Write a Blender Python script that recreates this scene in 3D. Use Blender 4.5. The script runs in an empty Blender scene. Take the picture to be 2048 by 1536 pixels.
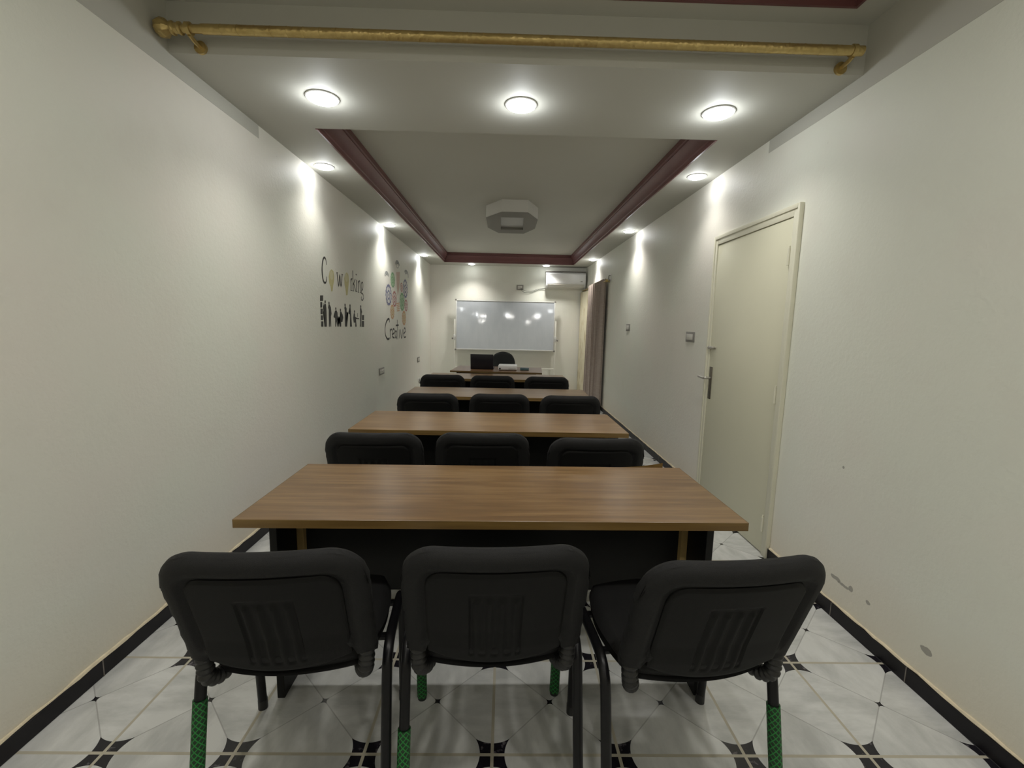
import bpy, bmesh, math, random
from mathutils import Vector, Matrix
random.seed(4)
SC = bpy.context.scene
COL = SC.collection
PI = math.pi

# ------------------------------------------------------------------ materials
def nt(name):
    m = bpy.data.materials.new(name); m.use_nodes = True
    t = m.node_tree
    b = t.nodes['Principled BSDF']
    return m, t, b
def N(t, typ, **kw):
    n = t.nodes.new(typ)
    for k, v in kw.items():
        if k == 'op': n.operation = v
        elif k == 'inp':
            for i, x in v.items(): n.inputs[i].default_value = x
        else: setattr(n, k, v)
    return n
def L(t, a, b): t.links.new(a, b)
def mth(t, op, a, b=None, clamp=False):
    n = t.nodes.new('ShaderNodeMath'); n.operation = op; n.use_clamp = clamp
    for i, x in enumerate((a, b)):
        if x is None: continue
        if isinstance(x, (int, float)): n.inputs[i].default_value = x
        else: L(t, x, n.inputs[i])
    return n.outputs[0]
def mix(t, f, a, b):
    n = t.nodes.new('ShaderNodeMix'); n.data_type = 'RGBA'
    for i, x in ((0, f), (6, a), (7, b)):
        if isinstance(x, (int, float)): n.inputs[i].default_value = x
        elif isinstance(x, tuple): n.inputs[i].default_value = (*x[:3], 1)
        else: L(t, x, n.inputs[i])
    return n.outputs[2]
def srgb(r, g, b):
    f = lambda c: (c/255/12.92) if c/255 <= .04045 else ((c/255+.055)/1.055)**2.4
    return (f(r), f(g), f(b))
def noise(t, vec, scale, detail=3, rough=.55):
    n = t.nodes.new('ShaderNodeTexNoise'); n.inputs['Scale'].default_value = scale
    n.inputs['Detail'].default_value = detail; n.inputs['Roughness'].default_value = rough
    if vec is not None: L(t, vec, n.inputs['Vector'])
    return n.outputs['Fac']
def ramp(t, f, p0, p1):
    n = t.nodes.new('ShaderNodeMapRange'); n.clamp = True
    n.inputs[1].default_value = p0; n.inputs[2].default_value = p1
    L(t, f, n.inputs[0]); return n.outputs[0]
def bump(t, b, h, strength, dist=.01):
    n = t.nodes.new('ShaderNodeBump'); n.inputs['Strength'].default_value = strength
    n.inputs['Distance'].default_value = dist
    L(t, h, n.inputs['Height']); L(t, n.outputs[0], b.inputs['Normal'])
def geo(t): return t.nodes.new('ShaderNodeNewGeometry').outputs['Position']
def objc(t): return t.nodes.new('ShaderNodeTexCoord').outputs['Object']
def sep(t, v):
    n = t.nodes.new('ShaderNodeSeparateXYZ'); L(t, v, n.inputs[0]); return n.outputs
def scl(t, v, s):
    n = t.nodes.new('ShaderNodeVectorMath'); n.operation = 'MULTIPLY'; L(t, v, n.inputs[0]); n.inputs[1].default_value = s
    return n.outputs[0]

def plain(name, col, rough=.5, metal=0, nscale=40, var=.08, bmp=0, bscale=200, spec=.5, coat=0):
    m, t, b = nt(name)
    c = objc(t)
    f = noise(t, c, nscale)
    lo = tuple(x*(1-var) for x in col); hi = tuple(min(1, x*(1+var)) for x in col)
    L(t, mix(t, f, lo, hi), b.inputs['Base Color'])
    b.inputs['Roughness'].default_value = rough; b.inputs['Metallic'].default_value = metal
    b.inputs['Specular IOR Level'].default_value = spec
    if coat: b.inputs['Coat Weight'].default_value = coat
    if bmp: bump(t, b, noise(t, c, bscale, 2), bmp, .002)
    return m

def wall_mat(name, chips=()):
    m, t, b = nt(name)
    p = geo(t); s = sep(t, p)
    big = noise(t, p, .9, 4); mid = noise(t, p, 3.2, 4)
    col = mix(t, ramp(t, big, .38, .62), (.725, .74, .66), (.745, .72, .655))
    col = mix(t, mth(t, 'MULTIPLY', ramp(t, mid, .55, .72), .35), col, (.69, .67, .60))
    # dirtier, yellower paint in the lowest strip
    low = mth(t, 'MULTIPLY', ramp(t, mth(t, 'ADD', s[2], mth(t, 'MULTIPLY', mth(t, 'SUBTRACT', mid, .5), .25)), .36, .05), .5)
    col = mix(t, low, col, (.68, .60, .47))
    # scattered scuffs
    sp = noise(t, scl(t, p, (1, 1, 1)), 21, 2)
    zone = ramp(t, noise(t, p, 1.7, 2), .52, .7)
    spk = mth(t, 'MULTIPLY', ramp(t, sp, .70, .76), mth(t, 'MULTIPLY', zone, .28))
    col = mix(t, spk, col, (.36, .34, .30))
    for (cy, cz, ry, rz) in chips:
        dy = mth(t, 'DIVIDE', mth(t, 'SUBTRACT', s[1], cy), ry); dz = mth(t, 'DIVIDE', mth(t, 'SUBTRACT', s[2], cz), rz)
        d = mth(t, 'ADD', mth(t, 'MULTIPLY', dy, dy), mth(t, 'MULTIPLY', dz, dz))
        d = mth(t, 'ADD', d, mth(t, 'MULTIPLY', mth(t, 'SUBTRACT', noise(t, p, 45, 3), .5), 2.6))
        col = mix(t, mth(t, 'MULTIPLY', ramp(t, d, 1.0, .8), .8), col, (.27, .26, .23))
    L(t, col, b.inputs['Base Color'])
    b.inputs['Roughness'].default_value = .55
    h = mth(t, 'ADD', noise(t, p, 55, 3), mth(t, 'MULTIPLY', noise(t, p, 7, 3), .8))
    bump(t, b, h, .22, .006)
    return m

def floor_mat():
    m, t, b = nt('marble_look_tile')
    TS, X0, Y0 = .3982, -.0145, 1.2376
    p = geo(t); s = sep(t, p)
    def cell(c, o):
        u = mth(t, 'DIVIDE', mth(t, 'SUBTRACT', c, o), TS)
        return mth(t, 'SUBTRACT', u, mth(t, 'FLOOR', mth(t, 'ADD', u, .5)))   # -.5...5 about a tile corner
    u, v = cell(s[0], X0), cell(s[1], Y0)
    a, c = mth(t, 'ABSOLUTE', u), mth(t, 'ABSOLUTE', v)
    def star(a, c, r, tip):
        mx, mn = mth(t, 'MAXIMUM', a, c), mth(t, 'MINIMUM', a, c)
        q = mth(t, 'DIVIDE', mn, tip)
        lim = mth(t, 'ADD', r, mth(t, 'MULTIPLY', mth(t, 'MULTIPLY', q, q), tip-r))
        return mth(t, 'LESS_THAN', mx, mth(t, 'MINIMUM', lim, tip))
    big = star(a, c, .097, .136)
    a2, c2 = mth(t, 'SUBTRACT', .5, a), mth(t, 'SUBTRACT', .5, c)
    small = star(a2, c2, .020, .031)
    diag = mth(t, 'LESS_THAN', mth(t, 'ABSOLUTE', mth(t, 'SUBTRACT', a, c)), .0065)
    grout = mth(t, 'LESS_THAN', mth(t, 'MINIMUM', a, c), .0125)
    # a random slide of the marbling per tile so that veins stop at the joints
    w = t.nodes.new('ShaderNodeTexWhiteNoise'); w.noise_dimensions = '2D'
    cb = t.nodes.new('ShaderNodeCombineXYZ')
    L(t, mth(t, 'FLOOR', mth(t, 'DIVIDE', mth(t, 'SUBTRACT', s[0], X0), TS)), cb.inputs[0])
    L(t, mth(t, 'FLOOR', mth(t, 'DIVIDE', mth(t, 'SUBTRACT', s[1], Y0), TS)), cb.inputs[1])
    L(t, cb.outputs[0], w.inputs['Vector'])
    ad = t.nodes.new('ShaderNodeVectorMath'); ad.operation = 'MULTIPLY_ADD'
    L(t, w.outputs['Color'], ad.inputs[0]); ad.inputs[1].default_value = (5, 5, 5); L(t, p, ad.inputs[2])
    n1 = noise(t, scl(t, ad.outputs[0], (5.5, 2.2, 1)), 1.6, 5, .6)
    n2 = noise(t, scl(t, ad.outputs[0], (2.5, 6, 1)), 1.8, 5, .6)
    up = mth(t, 'GREATER_THAN', a, c)
    mar = mth(t, 'ADD', mth(t, 'MULTIPLY', up, n1), mth(t, 'MULTIPLY', mth(t, 'SUBTRACT', 1, up), n2))
    col = mix(t, ramp(t, mar, .36, .64), (.43, .435, .42), (.60, .605, .585))
    col = mix(t, mth(t, 'MULTIPLY', diag, .6), col, (.27, .265, .25))
    vein = noise(t, p, 34, 4)
    blk = mix(t, ramp(t, vein, .60, .70), (.012, .011, .015), (.12, .11, .12))
    col = mix(t, big, col, blk); col = mix(t, small, col, (.015, .014, .017))
    col = mix(t, grout, col, (.40, .37, .29))
    L(t, col, b.inputs['Base Color'])
    L(t, mth(t, 'ADD', .16, mth(t, 'MULTIPLY', grout, .5)), b.inputs['Roughness'])
    h = mth(t, 'SUBTRACT', mth(t, 'MULTIPLY', noise(t, p, 9, 2), .25), grout)
    bump(t, b, h, .25, .002)
    return m

def wood_mat(name, c0, c1, c2, rough=.32):
    m, t, b = nt(name)
    c = objc(t)
    oi = t.nodes.new('ShaderNodeObjectInfo')
    ad = t.nodes.new('ShaderNodeVectorMath'); ad.operation = 'MULTIPLY_ADD'
    cb = t.nodes.new('ShaderNodeCombineXYZ'); 
    for i in range(3): L(t, oi.outputs['Random'], cb.inputs[i])
    L(t, cb.outputs[0], ad.inputs[0]); ad.inputs[1].default_value = (7, 7, 0); L(t, c, ad.inputs[2])
    v = ad.outputs[0]
    wob = noise(t, scl(t, v, (1.2, 6, 6)), 1.5, 3)
    n1 = noise(t, scl(t, v, (1.6, 26, 26)), 1.6, 6, .62)
    n2 = noise(t, scl(t, v, (2.2, 120, 120)), 1.4, 3, .5)
    f = mth(t, 'ADD', mth(t, 'MULTIPLY', n1, .7), mth(t, 'MULTIPLY', wob, .3))
    col = mix(t, ramp(t, f, .35, .52), c0, c1)
    col = mix(t, ramp(t, f, .5, .68), col, c2)
    col = mix(t, mth(t, 'MULTIPLY', ramp(t, n2, .5, .7), .35), col, c0)
    L(t, col, b.inputs['Base Color'])
    b.inputs['Roughness'].default_value = rough
    bump(t, b, n2, .05, .001)
    return m

def crown_mat():
    m, t, b = nt('maroon_gloss_paint')
    p = geo(t)
    L(t, mix(t, noise(t, p, 3, 4), srgb(98, 58, 58), srgb(118, 78, 78)), b.inputs['Base Color'])
    b.inputs['Roughness'].default_value = .38
    bump(t, b, noise(t, p, 30, 3), .1, .003)
    return m

def gold_mat():
    m, t, b = nt('gold_foil_wrap')
    c = objc(t)
    L(t, mix(t, noise(t, c, 14), (.36, .255, .085), (.60, .46, .20)), b.inputs['Base Color'])
    b.inputs['Metallic'].default_value = .7; b.inputs['Roughness'].default_value = .33
    vo = t.nodes.new('ShaderNodeTexVoronoi'); vo.inputs['Scale'].default_value = 55; L(t, c, vo.inputs['Vector'])
    bump(t, b, vo.outputs['Distance'], .5, .004)
    return m

def mesh_mat():
    m, t, b = nt('green_net_sleeve')
    s = sep(t, t.nodes.new('ShaderNodeTexCoord').outputs['UV'])
    k = mth(t, 'MULTIPLY', s[0], 2*PI*7); z = mth(t, 'MULTIPLY', s[1], 2*PI/.0165)
    g1 = mth(t, 'SINE', mth(t, 'ADD', k, z)); g2 = mth(t, 'SINE', mth(t, 'SUBTRACT', k, z))
    mx = mth(t, 'MAXIMUM', g1, g2)
    L(t, mix(t, ramp(t, mx, .62, .92), (.003, .028, .006), (.014, .21, .035)), b.inputs['Base Color'])
    b.inputs['Roughness'].default_value = .5
    bump(t, b, mx, .3, .001)
    return m

def emis(name, col, strength):
    m, t, b = nt(name)
    b.inputs['Base Color'].default_value = (.9, .9, .9, 1)
    ly = noise(t, objc(t), 3, 1)
    L(t, mix(t, ly, col, tuple(x*.98 for x in col)), b.inputs['Emission Color'])
    b.inputs['Emission Strength'].default_value = strength
    return m

def board_mat():
    m, t, b = nt('dry_erase_surface')
    p = geo(t)
    n = noise(t, scl(t, p, (6, 1, 2)), 2, 4)
    L(t, mix(t, n, (.43, .46, .50), (.52, .55, .58)), b.inputs['Base Color'])
    b.inputs['Roughness'].default_value = .06
    b.inputs['Specular IOR Level'].default_value = .9
    bump(t, b, noise(t, scl(t, p, (9, 1, 1.2)), 2.2, 2), .10, .004)
    return m

def curtain_mat():
    m, t, b = nt('taupe_curtain_fabric')
    p = geo(t)
    L(t, mix(t, noise(t, scl(t, p, (1, 1, 6)), 9, 4), (.29, .235, .205), (.45, .38, .335)), b.inputs['Base Color'])
    b.inputs['Roughness'].default_value = .75
    bump(t, b, noise(t, p, 300, 2), .1, .002)
    return m
def stained_mat():
    m, t, b = nt('stained_cream_paint')
    p = geo(t)
    n = noise(t, scl(t, p, (3, 3, 1)), 4, 4)
    L(t, mix(t, ramp(t, n, .52, .72), (.74, .68, .50), (.46, .36, .18)), b.inputs['Base Color'])
    b.inputs['Roughness'].default_value = .5
    return m

M = {}
M['wall_l'] = wall_mat('left_wall_paint')
M['wall_r'] = wall_mat('right_wall_paint', chips=((1.945, .185, .035, .010), (1.90, .178, .04, .007), (1.855, .188, .012, .014), (1.76, .184, .012, .009), (1.49, .172, .024, .014), (2.62, .30, .01, .012), (1.98, .71, .007, .007), (3.02, 1.74, .008, .008)))
M['wall'] = wall_mat('plain_wall_paint')
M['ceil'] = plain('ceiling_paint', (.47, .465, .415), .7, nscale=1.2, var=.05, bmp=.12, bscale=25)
M['floor'] = floor_mat()
M['base'] = plain('black_marble_skirting', (.010, .009, .011), .4, nscale=14, var=.6, spec=.25)
M['caulk'] = plain('cream_caulk', (.66, .58, .42), .8, nscale=30, var=.25, bmp=.8, bscale=60)
M['gap'] = plain('skirting_joint', (.20, .18, .16), .8)
M['crown'] = crown_mat()
M['door'] = plain('cream_door_paint', (.66, .645, .50), .42, nscale=2.2, var=.035)
M['frame'] = plain('cream_frame_paint', (.67, .655, .53), .42, nscale=3, var=.04)
M['stained'] = stained_mat()
M['oldmetal'] = plain('weathered_metal', (.16, .145, .115), .4, .7, nscale=60, var=.35)
M['steel'] = plain('brushed_steel', (.55, .53, .50), .3, .9, nscale=50, var=.1)
M['alu'] = plain('aluminium_frame', (.74, .74, .72), .38, .5, nscale=30, var=.05)
M['whitepost'] = plain('white_powder_coat', (.74, .73, .66), .45, nscale=20, var=.05)
M['wood'] = wood_mat('walnut_laminate', srgb(96, 71, 43), srgb(117, 89, 55), srgb(137, 109, 73), .3)
M['wood_edge'] = wood_mat('laminate_edge_band', srgb(96, 74, 38), srgb(112, 88, 46), srgb(122, 98, 56), .4)
M['wood_dark'] = wood_mat('dark_walnut_laminate', srgb(92, 66, 45), srgb(118, 88, 62), srgb(138, 106, 78), .3)
M['strip'] = plain('raw_wood_strip', srgb(190, 162, 106), .6, nscale=25, var=.12)
M['blackboard'] = plain('black_laminate', (.008, .008, .0075), .5, nscale=80, var=.2, spec=.25)
M['fabric'] = plain('black_mesh_fabric', (.0065, .0065, .0067), .70, nscale=260, var=.5, bmp=.5, bscale=650, spec=.32)
M['shell'] = plain('black_plastic_shell', (.004, .004, .0038), .6, nscale=100, var=.15, bmp=.15, bscale=500, spec=.2)
M['tube'] = plain('black_enamel_tube', (.006, .006, .007), .33, nscale=30, var=.2, spec=.3)
M['rubber'] = plain('black_ribbed_rubber', (.010, .010, .010), .42, nscale=60, var=.2)
M['net'] = mesh_mat()
M['gold'] = gold_mat()
M['lamp'] = emis('lit_lamp_diffuser', (1, .985, .95), 13)
M['ring'] = plain('white_lamp_ring', (.8, .8, .78), .4)
M['board'] = board_mat()
M['plastic'] = plain('white_plastic', (.80, .80, .80), .28, nscale=20, var=.02)
M['greyplastic'] = plain('grey_plastic', (.22, .21, .19), .45, nscale=30, var=.08)
M['palekey'] = plain('pale_switch_key', (.58, .565, .52), .4, nscale=30, var=.04)
M['darkslot'] = plain('dark_slot', (.03, .03, .03), .5)
M['lcd'] = plain('laptop_lid_black', (.010, .010, .016), .35, nscale=40, var=.2)
M['curtain'] = curtain_mat()
M['cable'] = plain('grey_cable', (.10, .10, .09), .6)
M['teal'] = plain('teal_plastic', (.05, .11, .13), .4)
M['greyfab'] = plain('charcoal_fabric', (.020, .022, .022), .85, nscale=200, var=.3, bmp=.4, bscale=500)
M['lampbox'] = plain('shaded_white_plaster', (.19, .18, .155), .6, nscale=4, var=.03)  # underside of the white lamp box, its shade put into a dark grey
M['lampside'] = plain('lit_white_plaster', (.62, .61, .57), .6, nscale=4, var=.03)  # same plaster in a lighter tone, standing in for the lit sides
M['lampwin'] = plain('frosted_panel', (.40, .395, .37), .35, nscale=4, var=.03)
def vinyl(n, c): return plain('vinyl_'+n, c, .6, nscale=30, var=.1)
V = dict(black=vinyl('black', (.035, .035, .032)), yellow=vinyl('yellow', (.55, .51, .26)), paleyel=vinyl('pale_yellow', (.60, .57, .37)),
         grey=vinyl('grey', (.27, .28, .27)), green=vinyl('green', (.20, .40, .20)), palegreen=vinyl('pale_green', (.42, .58, .38)), blue=vinyl('blue', (.17, .18, .30)), red=vinyl('red', (.45, .16, .15)),
         orange=vinyl('orange', (.60, .33, .17)), tan=vinyl('tan', (.60, .47, .39)), pale=vinyl('pale', (.66, .65, .62)))

# ------------------------------------------------------------------ geometry helpers
def new_bm(): return bmesh.new()
def obj(name, bm, mat, parent=None, smooth=True, angle=35, loc=None):
    me = bpy.data.meshes.new(name)
    bmesh.ops.recalc_face_normals(bm, faces=bm.faces)
    bm.to_mesh(me); bm.free()
    if smooth:
        me.polygons.foreach_set('use_smooth', [True]*len(me.polygons)); me.set_sharp_from_angle(angle=math.radians(angle))
    for mm in (mat if isinstance(mat, (list, tuple)) else [mat]): me.materials.append(mm)
    o = bpy.data.objects.new(name, me); COL.objects.link(o)
    if parent is not None: o.parent = parent
    if loc: o.location = loc
    return o
def box(bm, x0, x1, y0, y1, z0, z1, bev=0, seg=2, mat=0):
    r = bmesh.ops.create_cube(bm, size=1)
    vs = r['verts']
    for v in vs:
        v.co = Vector((x0+(v.co.x+.5)*(x1-x0), y0+(v.co.y+.5)*(y1-y0), z0+(v.co.z+.5)*(z1-z0)))
    fs = {f for v in vs for f in v.link_faces}
    for f in fs: f.material_index = mat
    if bev:
        es = list({e for v in vs for e in v.link_edges})
        bmesh.ops.bevel(bm, geom=es, offset=bev, segments=seg, profile=.5, affect='EDGES', clamp_overlap=True)
    return vs
def bx(*a, **k):
    bm = new_bm(); box(bm, *a, **k); return bm
def smooth_path(pts, n=6):
    """Catmull-Rom through the points."""
    P = [Vector(p) for p in pts]; out = []
    for i in range(len(P)-1):
        p0, p1, p2, p3 = P[max(i-1, 0)], P[i], P[i+1], P[min(i+2, len(P)-1)]
        for k in range(n):
            t = k/n
            out.append(.5*((2*p1)+(-p0+p2)*t+(2*p0-5*p1+4*p2-p3)*t*t+(-p0+3*p1-3*p2+p3)*t**3))
    out.append(P[-1]); return out
def tube(bm, pts, r, seg=12, rfun=None, flat=None):
    """Tube along the points, radius r (or rfun(i, n)); flat = squash along the second normal."""
    P = [Vector(p) for p in pts]; n = len(P); rings = []
    up = None
    for i, p in enumerate(P):
        d = (P[min(i+1, n-1)]-P[max(i-1, 0)]).normalized()
        if up is None:
            a = Vector((1, 0, 0)) if abs(d.x) < .8 else Vector((0, 0, 1))
            up = (a-d*a.dot(d)).normalized()
        else: up = (up-d*up.dot(d)).normalized()
        s = d.cross(up); rr = rfun(i, n) if rfun else r
        fl = flat or 1
        rings.append([bm.verts.new(p+up*math.cos(2*PI*k/seg)*rr+s*math.sin(2*PI*k/seg)*rr*fl) for k in range(seg)])
    for a, b in zip(rings, rings[1:]):
        for k in range(seg): bm.faces.new((a[k], a[(k+1) % seg], b[(k+1) % seg], b[k]))
    bm.faces.new(rings[0]); bm.faces.new(rings[-1])
def lathe(bm, prof, seg=24, axis='Z', c=(0, 0, 0), fn=None):
    rings = []
    for r, h in prof:
        ring = []
        for k in range(seg):
            a = 2*PI*k/seg; rr = r*(fn(a, h) if fn else 1)
            x, y = rr*math.cos(a), rr*math.sin(a)
            q = {'Z': (x, y, h), 'X': (h, x, y), 'Y': (x, h, y)}[axis]
            ring.append(bm.verts.new(Vector(q)+Vector(c)))
        rings.append(ring)
    for a, b in zip(rings, rings[1:]):
        for k in range(seg): bm.faces.new((a[k], a[(k+1) % seg], b[(k+1) % seg], b[k]))
    if prof[0][0] > 1e-5: bm.faces.new(rings[0])
    if prof[-1][0] > 1e-5: bm.faces.new(rings[-1])
    bmesh.ops.remove_doubles(bm, verts=bm.verts, dist=1e-6)
def prism(bm, poly, axis, a0, a1):
    """Closed polygon (2-D) swept along an axis between a0 and a1."""
    def P(p, a): return {'X': (a, p[0], p[1]), 'Y': (p[0], a, p[1]), 'Z': (p[0], p[1], a)}[axis]
    A = [bm.verts.new(P(p, a0)) for p in poly]; B = [bm.verts.new(P(p, a1)) for p in poly]
    n = len(poly)
    for i in range(n): bm.faces.new((A[i], A[(i+1) % n], B[(i+1) % n], B[i]))
    fa = bm.faces.new(A); fb = bm.faces.new(B)
    bmesh.ops.triangulate(bm, faces=[fa, fb])

def tag(o, label=None, cat=None, group=None, kind=None):
    if label: o['label'] = label
    if cat: o['category'] = cat
    if group: o['group'] = group
    if kind: o['kind'] = kind
    return o
def thing(name, label, cat, loc=(0, 0, 0), rz=0, group=None):
    o = bpy.data.objects.new(name, None); COL.objects.link(o)
    o.empty_display_size = .1; o.location = loc; o.rotation_euler = (0, 0, rz)
    return tag(o, label, cat, group)
def struct(name, bm, m, **k): return tag(obj(name, bm, m, **k), kind='structure')
def struct_root(name, loc=(0, 0, 0)):
    o = bpy.data.objects.new(name, None); COL.objects.link(o); o.location = loc; o['kind'] = 'structure'; return o
def copy_tree(o, parent=None):
    c = o.copy(); COL.objects.link(c)
    if parent is not None: c.parent = parent
    for ch in list(o.children): copy_tree(ch, c)
    return c

# ------------------------------------------------------------------ the room
XL, XR = -1.48, 1.575
YF, YB = -1.9, 9.0
ZC, ZN = 2.466, 2.67          # false ceiling of the long room; higher ceiling on the near side of the header
YH = 2.137                    # header face
YP = 2.85                     # end of the near wall paint
TX0, TX1, TY0, TY1, ZT = -1.155, 1.265, 2.87, 8.60, 2.635   # recessed tray

bm = new_bm(); box(bm, XL-.15, XR+.15, YF-.15, YB+.15, -.1, 0); struct('floor', bm, M['floor'], smooth=False)
bm = new_bm(); box(bm, XL-.15, XL, YF, YB, 0, 2.95); struct('wall_left', bm, M['wall_l'], smooth=False)
bm = new_bm(); box(bm, XR, XR+.15, YF, YB, 0, 2.95); struct('wall_right', bm, M['wall_r'], smooth=False)
bm = new_bm(); box(bm, XL-.15, XR+.15, YB, YB+.15, 0, 2.95); struct('wall_back', bm, M['wall'], smooth=False)
bm = new_bm(); box(bm, XL-.15, XR+.15, YF-.15, YF, 0, 2.95); struct('wall_front', bm, M['wall'], smooth=False)
# ceiling: slab of the long room with its recessed tray; header face is the slab's near end
bm = new_bm()
box(bm, XL, TX0, YH, YB, ZC, 2.95); box(bm, TX1, XR, YH, YB, ZC, 2.95)
box(bm, TX0, TX1, YH, TY0, ZC, 2.95); box(bm, TX0, TX1, TY1, YB, ZC, 2.95)
box(bm, TX0, TX1, TY0, TY1, ZT, 2.95)
# the near room's ceiling with its own tray
NX0, NX1, NY1 = -1.2, 1.44, 2.035
box(bm, XL, NX0, YF, YH, ZN, 2.95); box(bm, NX1, XR, YF, YH, ZN, 2.95); box(bm, NX0, NX1, NY1, YH, ZN, 2.95); box(bm, NX0, NX1, YF, NY1, ZN+.16, 2.95)
struct('ceiling', bm, M['ceil'], smooth=False)
# maroon crown moulding round the tray: stepped and coved profile (d inwards, z)
def crown(name, x0, x1, y0, y1, z0, z1, near=True):
    prof = [(0, z0), (.012, z0), (.012, z0+.028), (.020, z0+.034), (.024, z0+.055), (.032, z0+.080), (.046, z0+.104), (.058, z0+.118), (.058, z0+.128), (.070, z0+.132), (.070, z1), (0, z1)]
    bm = new_bm(); cs = []
    for d, z in prof:
        cs.append([bm.verts.new(p) for p in ((x0+d, y0+d, z), (x0+d, y1-d, z), (x1-d, y1-d, z), (x1-d, y0+d, z))])
    n = len(cs)
    for i in range(n):
        a, b = cs[i], cs[(i+1) % n]
        for k in (0, 1, 2): bm.faces.new((a[k], a[k+1], b[k+1], b[k]))
    for k in (0, 3): bmesh.ops.triangulate(bm, faces=[bm.faces.new([c[k] for c in cs])])
    return struct(name, bm, M['crown'], angle=25)
crown('trim_1', TX0, TX1, TY0, TY1, ZC-.003, ZT)
crown('trim_2', NX0, NX1, YF+.3, NY1, ZN-.004, ZN+.16)
# the wall strips over the near paint line, in the ceiling's colour
bm = new_bm(); box(bm, XL, XL+.0015, YF, YP, 2.393, ZN); struct('trim_3', bm, M['ceil'], smooth=False)
bm = new_bm(); box(bm, XR-.0015, XR, YF, YP, 2.393, ZN); struct('trim_4', bm, M['ceil'], smooth=False)

# skirting of black marble with pale joints and a ragged cream bead of caulk on top
def skirting(name, x, sgn, segs):
    root = struct_root(name, (x, 0, 0))
    bm, bc, bg = new_bm(), new_bm(), new_bm()
    for (y0, y1) in segs:
        box(bm, 0, sgn*.012, y0, y1, 0, .064, bev=.002, seg=1)
        y = y0; pts = []
        while y < y1:
            pts.append((sgn*.004, y, .066+random.uniform(-.002, .003))); y += .05
        tube(bc, pts, .006, seg=6, rfun=lambda i, n: random.uniform(.004, .009))
        k = math.ceil((y0-1.14)/.4)
        while 1.14+k*.4 < y1:
            yy = 1.14+k*.4; box(bg, 0, sgn*.0128, yy-.002, yy+.002, 0, .0645); k += 1
    obj('marble_tile', bm, M['base'], root); obj('caulk_bead', bc, M['caulk'], root); obj('joint', bg, M['gap'], root)
    return root
skirting('baseboard_left', XL, 1, [(YF, YB)])
skirting('baseboard_right', XR, -1, [(YF, 2.455), (3.44, 7.75)])
bm = new_bm(); box(bm, XL+.012, XR-.05, YB-.010, YB, 0, .056, bev=.002); struct('baseboard_back', bm, M['base'])

# door_1: cream flush door in the right wall
D = struct_root('door_1', (XR, 0, 0))
bm = new_bm()
box(bm, -.012, .05, 2.514, 3.389, .008, 1.945, bev=.002); obj('door_leaf', bm, M['door'], D)
def jamb(bm, y0, y1, z0, z1):
    box(bm, -.019, .05, y0, y1, z0, z1, bev=.003)
bm = new_bm()
jamb(bm, 2.464, 2.512, 0, 2.0); jamb(bm, 3.392, 3.43, 0, 2.0); jamb(bm, 2.5122, 3.3918, 1.948, 2.0)
box(bm, -.026, .0, 2.456, 2.474, 0, 2.010, bev=.003); box(bm, -.026, 0, 3.418, 3.438, 0, 2.010, bev=.003); box(bm, -.026, 0, 2.475, 3.417, 1.985, 2.010, bev=.003)
obj('door_frame', bm, M['frame'], D)
for z in (1.735, .96, .185):
    bm = new_bm(); tube(bm, [(-.020, 2.520, z-.045), (-.020, 2.520, z+.045)], .008, 10); tube(bm, [(-.020, 2.520, z+.046), (-.020, 2.520, z+.058)], .005, 8)
    obj('hinge', bm, M['frame'], D)
hp = obj('handle_plate', bx(-.018, -.011, 3.328, 3.37, .805, 1.05, bev=.006), M['oldmetal'], D)
bm = new_bm(); tube(bm, smooth_path([(-.018, 3.348, .965), (-.045, 3.348, .965), (-.058, 3.352, .964), (-.060, 3.375, .962), (-.060, 3.455, .966)], 6), .009, 10)
obj('lever_handle', bm, M['steel'], hp)
bm = new_bm(); box(bm, -.020, -.011, 3.300, 3.420, 1.188, 1.200, bev=.002); tube(bm, [(-.026, 3.31, 1.194), (-.026, 3.41, 1.194)], .004, 8)
for yy in (3.33, 3.36, 3.39): box(bm, -.032, -.012, yy-.008, yy+.008, 1.184, 1.204, bev=.003)
obj('slide_bolt', bm, M['steel'], D)

# door_2: cream stained doorway in the far end of the right wall, half behind the curtain
D = struct_root('door_2', (XR, 0, 0))
bm = new_bm(); vs = box(bm, -.040, .0, 8.00, 8.94, .008, 1.985, bev=.003)
bmesh.ops.rotate(bm, verts=bm.verts, cent=(0, 8.0, 0), matrix=Matrix.Rotation(math.radians(3.9), 3, 'Z')); obj('door_leaf', bm, M['stained'], D)
bm = new_bm(); box(bm, -.015, .02, 7.90, 7.985, 0, 2.03, bev=.003); box(bm, -.015, .02, 8.955, 8.995, 0, 2.03, bev=.003); box(bm, -.015, .02, 7.985, 8.955, 1.995, 2.03, bev=.003)
obj('door_frame', bm, M['frame'], D)

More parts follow.
